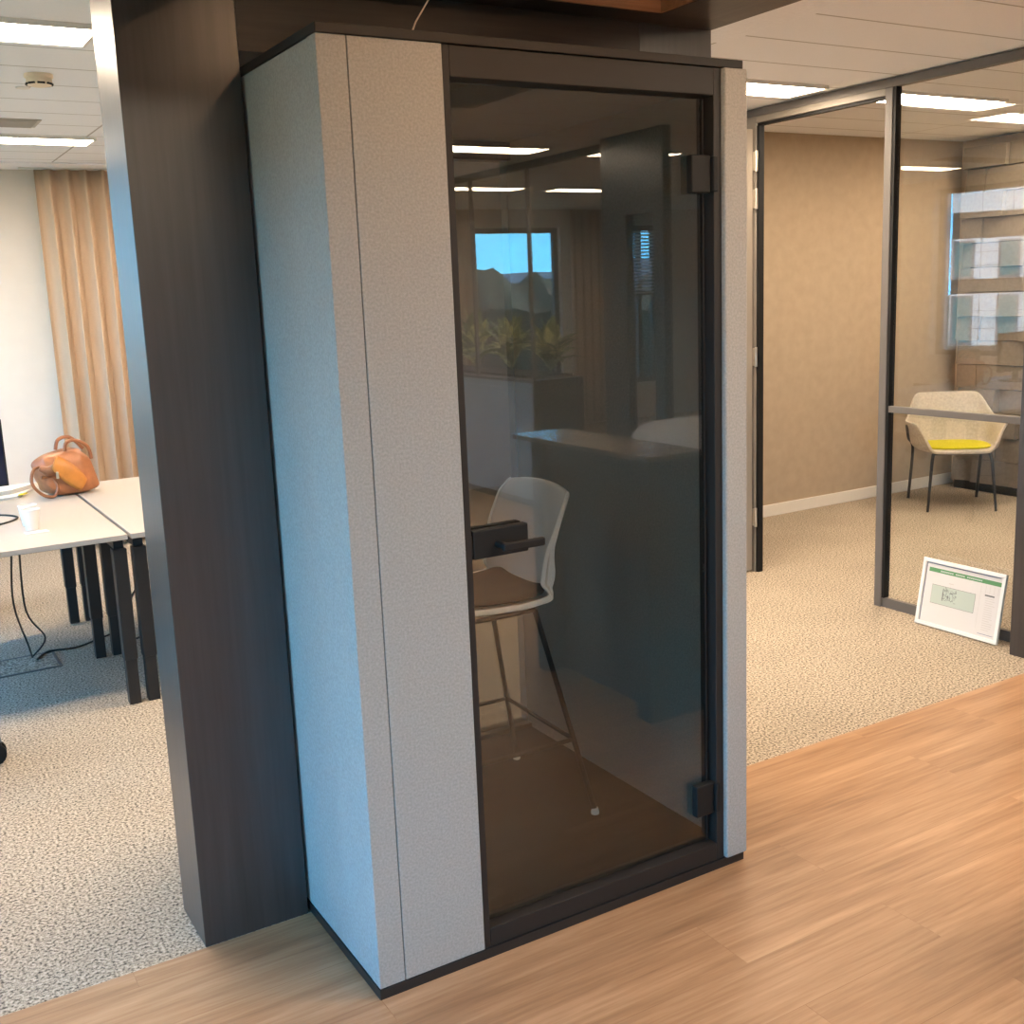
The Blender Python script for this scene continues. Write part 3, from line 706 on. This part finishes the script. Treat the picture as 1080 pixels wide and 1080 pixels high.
# office chairs
def office_chair(x,y,rz,label):
    t=thing('office_chair',label,'office chair',(x,y,0),rz,'black swivel office chairs')
    mb=MB()
    for q_ in range(5):
        a=2*pi*q_/5+rz*0
        mb.tube([(0,0,.105),(.15*cos(a),.15*sin(a),.10),(.29*cos(a),.29*sin(a),.085)],[.03,.024,.016],10)
    mb.lathe([(.045,.07),(.045,.13),(.03,.14)],(0,0,0),20)
    obj('base',mb,M['blackm'],t,local=True,smooth=True)
    for q_ in range(5):
        a=2*pi*q_/5;c=Vector((.295*cos(a),.295*sin(a),.042));ax=Vector((-sin(a),cos(a),0))
        cs=obj('caster',MB().tube([c-ax*.028,c-ax*.008],.041,20).tube([c+ax*.008,c+ax*.028],.041,20),M['blackm'],t,local=True,smooth=True)
        obj('caster_fork',MB().tube([(c.x,c.y,.05),(c.x,c.y,.092)],.0075,10).obox((c.x,c.y,.082),ax*.03,(.026*cos(a),.026*sin(a),0),(0,0,.006)),M['black'],cs,local=True)
    obj('gas_column',MB().tube([(0,0,.13),(0,0,.42)],[.024,.018],16),M['black'],t,local=True,smooth=True)
    P=[]
    for i in range(13):
        u=-1+i/6;P.append([(.23*u*(1-.08*abs(2*j/10-1)**3),-.22+.44*j/10,.47-.02*(u*u)+(-.03 if j==0 else 0)) for j in range(11)])
    obj('seat',MB().grid(P),M['pad'],t,local=True,smooth=True,angle=80,solid=.06,solid_off=-1,subsurf=1)
    P=[]
    for i in range(13):
        u=-1+i/6;P.append([(.215*u*(1-.2*(j/10)**3),-.23-.03*(j/10)+.05*u*u,.54+.46*j/10) for j in range(11)])
    obj('backrest',MB().grid(P),M['pad'],t,local=True,smooth=True,angle=80,solid=.04,subsurf=1)
    obj('back_bar',MB().tube([(0,-.15,.43),(0,-.27,.46),(0,-.29,.75)],.016,10),M['black'],t,local=True,smooth=True)
    for s in (-1,1):obj('armrest',MB().tube([(.2*s,0,.44),(.26*s,0,.46),(.27*s,0,.66),(.27*s,-.08,.68),(.27*s,.12,.68)],.014,10),M['blackm'],t,local=True,smooth=True)
    return t
office_chair(-.925,2.16,R(-5),'black office chair at the left edge in front of the desk, one caster showing')
office_chair(-.70,4.44,R(0),'black office chair at the left edge beyond the desk, one caster showing')

# ------------------------------------------------------------------ corridor side, seen mirrored in the booth door
ct=thing('stone_counter','dark high counter with brown stone top mirrored in the booth door','counter',(1.85,-1.4,0))
obj('worktop',MB().box(1.585,1.87,-1.87,-.89,1.035,1.055),[M['marble']],ct,bevel=.002)
obj('body',MB().box(1.69,1.86,-1.64,-1.10,0,1.0345),M['counter'],ct)
obj('end_panel',MB().box(1.59,1.86,-1.72,-1.645,0,1.0345),M['counter'],ct)
obj('end_panel',MB().box(1.59,1.86,-.985,-.90,0,1.0345),M['counter'],ct)
obj('front_panel',MB().box(1.62,1.689,-1.6445,-.9855,.55,1.0345),M['counter'],ct)
pc=thing('planter_cabinet','long white cabinet, blue daylight put into its colour, with a planting trough mirrored in the booth door','cabinet',(3.75,-6.2,0))
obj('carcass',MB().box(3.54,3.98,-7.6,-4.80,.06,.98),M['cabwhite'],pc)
obj('end_panel',MB().box(3.523,3.98,-4.7999,-4.78,.0,1.0),M['wenge'],pc)
obj('toe_kick',MB().box(3.56,3.96,-7.58,-4.82,0,.0599),M['blackm'],pc)
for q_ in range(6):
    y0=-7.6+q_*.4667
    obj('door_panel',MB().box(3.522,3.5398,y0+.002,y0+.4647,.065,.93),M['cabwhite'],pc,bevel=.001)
obj('trough',MB().box(3.522,4.0,-7.61,-4.8001,.9801,1.0),M['grey_al'],pc)
obj('soil',MB().box(3.64,3.96,-7.5,-4.9,1.0001,1.02),M['soil'],pc)
def plant(x,y,label,seed):
    rg=random.Random(seed);t=thing('leafy_plant',label,'plant',(x,y,1.0215),0,'leafy plants in the cabinet trough')
    mb=MB()
    for q_ in range(46):
        a=rg.random()*2*pi;ln=.32+.22*rg.random();wd=.045+.04*rg.random();el=.45+1.0*rg.random();P=[]
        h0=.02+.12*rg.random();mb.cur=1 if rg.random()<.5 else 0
        for i in range(9):
            s=i/8;rr=ln*s*cos(el)*(1+.3*s);zz=h0+ln*s*sin(el)-.22*s*s*ln*(2.2-el)
            w=wd*math.sin(pi*min(1,.06+.94*s)**.75)
            P.append([(.62*cos(a)*rr-sin(a)*w*k,.60*sin(a)*rr+cos(a)*w*k,max(.012,zz+abs(k)*w*.35)) for k in (-1,0,1)])
        mb.grid(P)
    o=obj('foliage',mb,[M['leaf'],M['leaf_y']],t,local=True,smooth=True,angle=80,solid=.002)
    obj('stem',MB().tube([(0,0,0),(.01,0,.16)],.012,8),M['leaf'],t,local=True)
for q_,(y,l) in enumerate(((-5.06,'leafy plant at the booth end of the cabinet trough'),(-5.67,'leafy plant second from the booth end of the trough'),(-6.28,'leafy plant third from the booth end of the trough'),(-6.89,'leafy plant fourth from the booth end of the trough'),(-7.49,'leafy plant at the far end of the trough'))):
    plant(3.86,y,l,20+q_)
fp=thing('glass_partition','slim framed glass partition above the plants mirrored in the booth door','glass partition',(3.56,-5.5,0))
for y in (-4.80,-5.67,-6.9):
    obj('post',MB().box(3.53,3.555,y-.014,y+.014,1.0005,2.56),M['grey_al'],fp)
obj('head_rail',MB().box(3.52,3.565,-7.6,-3.63,2.5605,CZ-.002),M['grey_al'],fp)
pr_=thing('wood_portal','dark brown wood portal with a narrow opening mirrored in the booth door','portal',(3.45,-3.5,0))
obj('pillar',MB().box(3.36,3.42,-3.62,-3.36,0,CZ-.004),M['wenge'],pr_)
obj('pillar',MB().box(3.36,3.42,-3.09,-2.99,0,CZ-.004),M['wenge'],pr_)
obj('header',MB().box(3.36,3.42,-3.3599,-3.0901,2.12,CZ-.004),M['wenge'],pr_)
obj('side_unit',MB().box(3.36,3.42,-3.3599,-3.0901,0,.75),M['wenge'],pr_)
sf=thing('lounge_chair','rounded white lounge chair mirrored in the booth door behind the counter','lounge chair',(2.92,-2.15,0))
P=[]
for i in range(32):
    th=2*pi*i/32;c,s=cos(th),sin(th);k=(abs(c)**4+abs(s)**4)**(-1/4)
    P.append([(2.92+.33*k*c*f,-2.15+.33*k*s*f,z) for f,z in ((.01,.15),(.9,.15),(1,.22),(1.02,.72),(.97,.91),(.8,.97),(.01,.98))])
obj('upholstery',MB().grid(P,wrap=True),M['sofa'],sf,smooth=True,angle=80,subsurf=1)
for sx in (-1,1):
    for sy in (-1,1):obj('leg',MB().tube([(2.92+.22*sx,-2.15+.22*sy,.16),(2.92+.25*sx,-2.15+.25*sy,0)],.016,10),M['black'],sf,smooth=True)
for (x0,x1,l) in ((4.85,5.35,'grey curtain left of the far window mirrored in the booth door'),(6.65,7.35,'grey curtain between the far windows mirrored in the booth door')):
    P=[]
    for i in range(81):
        u=i/80;P.append([(x0+(x1-x0)*u,-8.85+.03*sin(u*2*pi*round((x1-x0)*9)),z) for z in (.03,1.3,CZ-.02)])
    mb=MB().grid(P);centred(mb,'curtain',M['curtain'],l,'curtain',smooth=True,angle=80,solid=.003)

# ------------------------------------------------------------------ outdoors
struct('ground',MB().box(-400,400,-400,400,-8.2,-8),M['ground'])
hm=MB()
for (y0,hs,amp,fr,se,nm) in ((-330,-8,0,.01,1,'hill'),):
    P=[]
    for i in range(161):
        x=-200+700*i/160
        h=9.5+1.8*sin(x*.021+1)+1.2*sin(x*.05+.5)+.5*sin(x*.13)
        P.append([(x,y0+30,-8),(x,y0,h),(x,y0-60,-8)])
    hm.grid(P)
struct('hills',hm,M['hill'],smooth=True)
tb=MB();P=[]
rg=random.Random(11)
for i in range(241):
    x=-40+180*i/240;h=1.9+.8*sin(x*.35)+.5*sin(x*1.1+2)+.7*rg.random()
    P.append([(x,-66,-8),(x,-67,h*.4-1),(x,-70,h),(x,-74,-8)])
tb.grid(P)
struct('tree_belt',tb,M['tree'],smooth=True)
# building across the courtyard, mirrored in the glass partition
bc=Vector((8.01-.79*65,-2.262+.613*65,0));a=Vector((-.613,-.79,0));n=Vector((.79,-.613,0))
bc=bc+a*.23
bd=thing('office_building','white panelled office building with window bands mirrored in the glass partition','building',(bc.x,bc.y,-8))
def fb_(mb,u0,u1,z0,z1,d0,d1):
    c=bc+a*((u0+u1)/2)+n*((d0+d1)/2);c.z=(z0+z1)/2
    return mb.obox(c,a*((u1-u0)/2),n*((d1-d0)/2),(0,0,(z1-z0)/2))
obj('core',fb_(MB(),.1,60,-8,14,-12,-.06),M['facade_dark'],bd)
bands=[(4.75,8.5),(1.25,3.4),(-2.3,.5),(-6,-3.7)]
for (z0,z1) in bands:
    mb=MB();z=z0
    nr=3
    for rI in range(nr):
        u=0
        while u<58:
            fb_(mb,u+.015,u+1.485,z0+(z1-z0)*rI/nr+.015,z0+(z1-z0)*(rI+1)/nr-.015,-.05,0);u+=1.5
    bo=obj('cladding_band',mb,M['facade'],bd)
    if z0>4:continue
    for q_ in range(10):
        u=.10+q_*2.25
        wf=obj('window',fb_(MB(),u,u+1.08,z0+.05,z1-.1,0.002,.06),M['facade_trim'],bd)
        obj('window_glass',fb_(MB(),u+.12,u+.96,z0+.18,z1-.22,.061,.07),M['facade_glass'],wf)
obj('drain_pipe',MB().tube([bc-a*.15+n*.1+Vector((0,0,z)) for z in (-8,14)],.09,10),M['facade_trim'],bd)

# ------------------------------------------------------------------ daylight
w=bpy.data.worlds.new('sky');scene.world=w;w.use_nodes=True
nt=w.node_tree;nt.nodes.clear()
out=nt.nodes.new('ShaderNodeOutputWorld');bg=nt.nodes.new('ShaderNodeBackground')
tc=nt.nodes.new('ShaderNodeTexCoord');sx=nt.nodes.new('ShaderNodeSeparateXYZ');rp=nt.nodes.new('ShaderNodeValToRGB')
L(nt,tc.outputs['Generated'],sx.inputs[0]);L(nt,sx.outputs['Z'],rp.inputs[0])
rp.color_ramp.elements[0].position=0;rp.color_ramp.elements[0].color=(.14,.60,1,1)
rp.color_ramp.elements[1].position=.55;rp.color_ramp.elements[1].color=(.06,.25,.53,1)
L(nt,rp.outputs[0],bg.inputs[0]);bg.inputs[1].default_value=15;L(nt,bg.outputs[0],out.inputs[0])
sd=bpy.data.lights.new('sun','SUN');sd.energy=42;sd.color=(1,.88,.78);sd.angle=R(.6)
so=bpy.data.objects.new('sun',sd);COL.objects.link(so)
so.rotation_euler=Vector((-.80,.28,-.75)).to_track_quat('-Z','Y').to_euler()
# window portals guide daylight sampling
def portal(name,c,sxx,syy,d):
    l=bpy.data.lights.new(name,'AREA');l.shape='RECTANGLE';l.size=sxx;l.size_y=syy;l.cycles.is_portal=True
    o=bpy.data.objects.new(name,l);COL.objects.link(o);o.location=c;o.rotation_euler=Vector(d).to_track_quat('-Z','Z').to_euler()
for (u0,u1,z0,z1) in LW:portal('window_daylight',(-1.95,(u0+u1)/2,(z0+z1)/2),u1-u0,z1-z0,(1,0,0))
for (u0,u1,z0,z1) in FW:portal('window_daylight',((u0+u1)/2,-9.2,(z0+z1)/2),u1-u0,z1-z0,(0,1,0))

# ------------------------------------------------------------------ camera
yaw,pit,rol,f_px,ppy=.5337,-.1874,-.0400,1157.876,525.01
fw=Vector((sin(yaw)*cos(pit),cos(yaw)*cos(pit),sin(pit)))
r0=Vector((cos(yaw),-sin(yaw),0));u0=r0.cross(fw)
rr=cos(rol)*r0+sin(rol)*u0;uu=-sin(rol)*r0+cos(rol)*u0
cd=bpy.data.cameras.new('camera');cam=bpy.data.objects.new('camera',cd);COL.objects.link(cam)
mt=Matrix((rr,uu,-fw)).transposed().to_4x4();mt.translation=Vector((-.908,-2.2621,1.6905))
cam.matrix_world=mt
cd.sensor_width=36;cd.lens=f_px/1080*36;cd.shift_y=(ppy-540)/1080;cd.clip_start=.02;cd.clip_end=2000
scene.camera=cam
vs=scene.view_settings;vs.view_transform='Standard';vs.look='None';vs.gamma=1;vs.exposure=0.0
vs.use_curve_mapping=False
scene.cycles.transparent_max_bounces=32;scene.cycles.max_bounces=10
scene.cycles.use_denoising=True;scene.cycles.sample_clamp_indirect=8
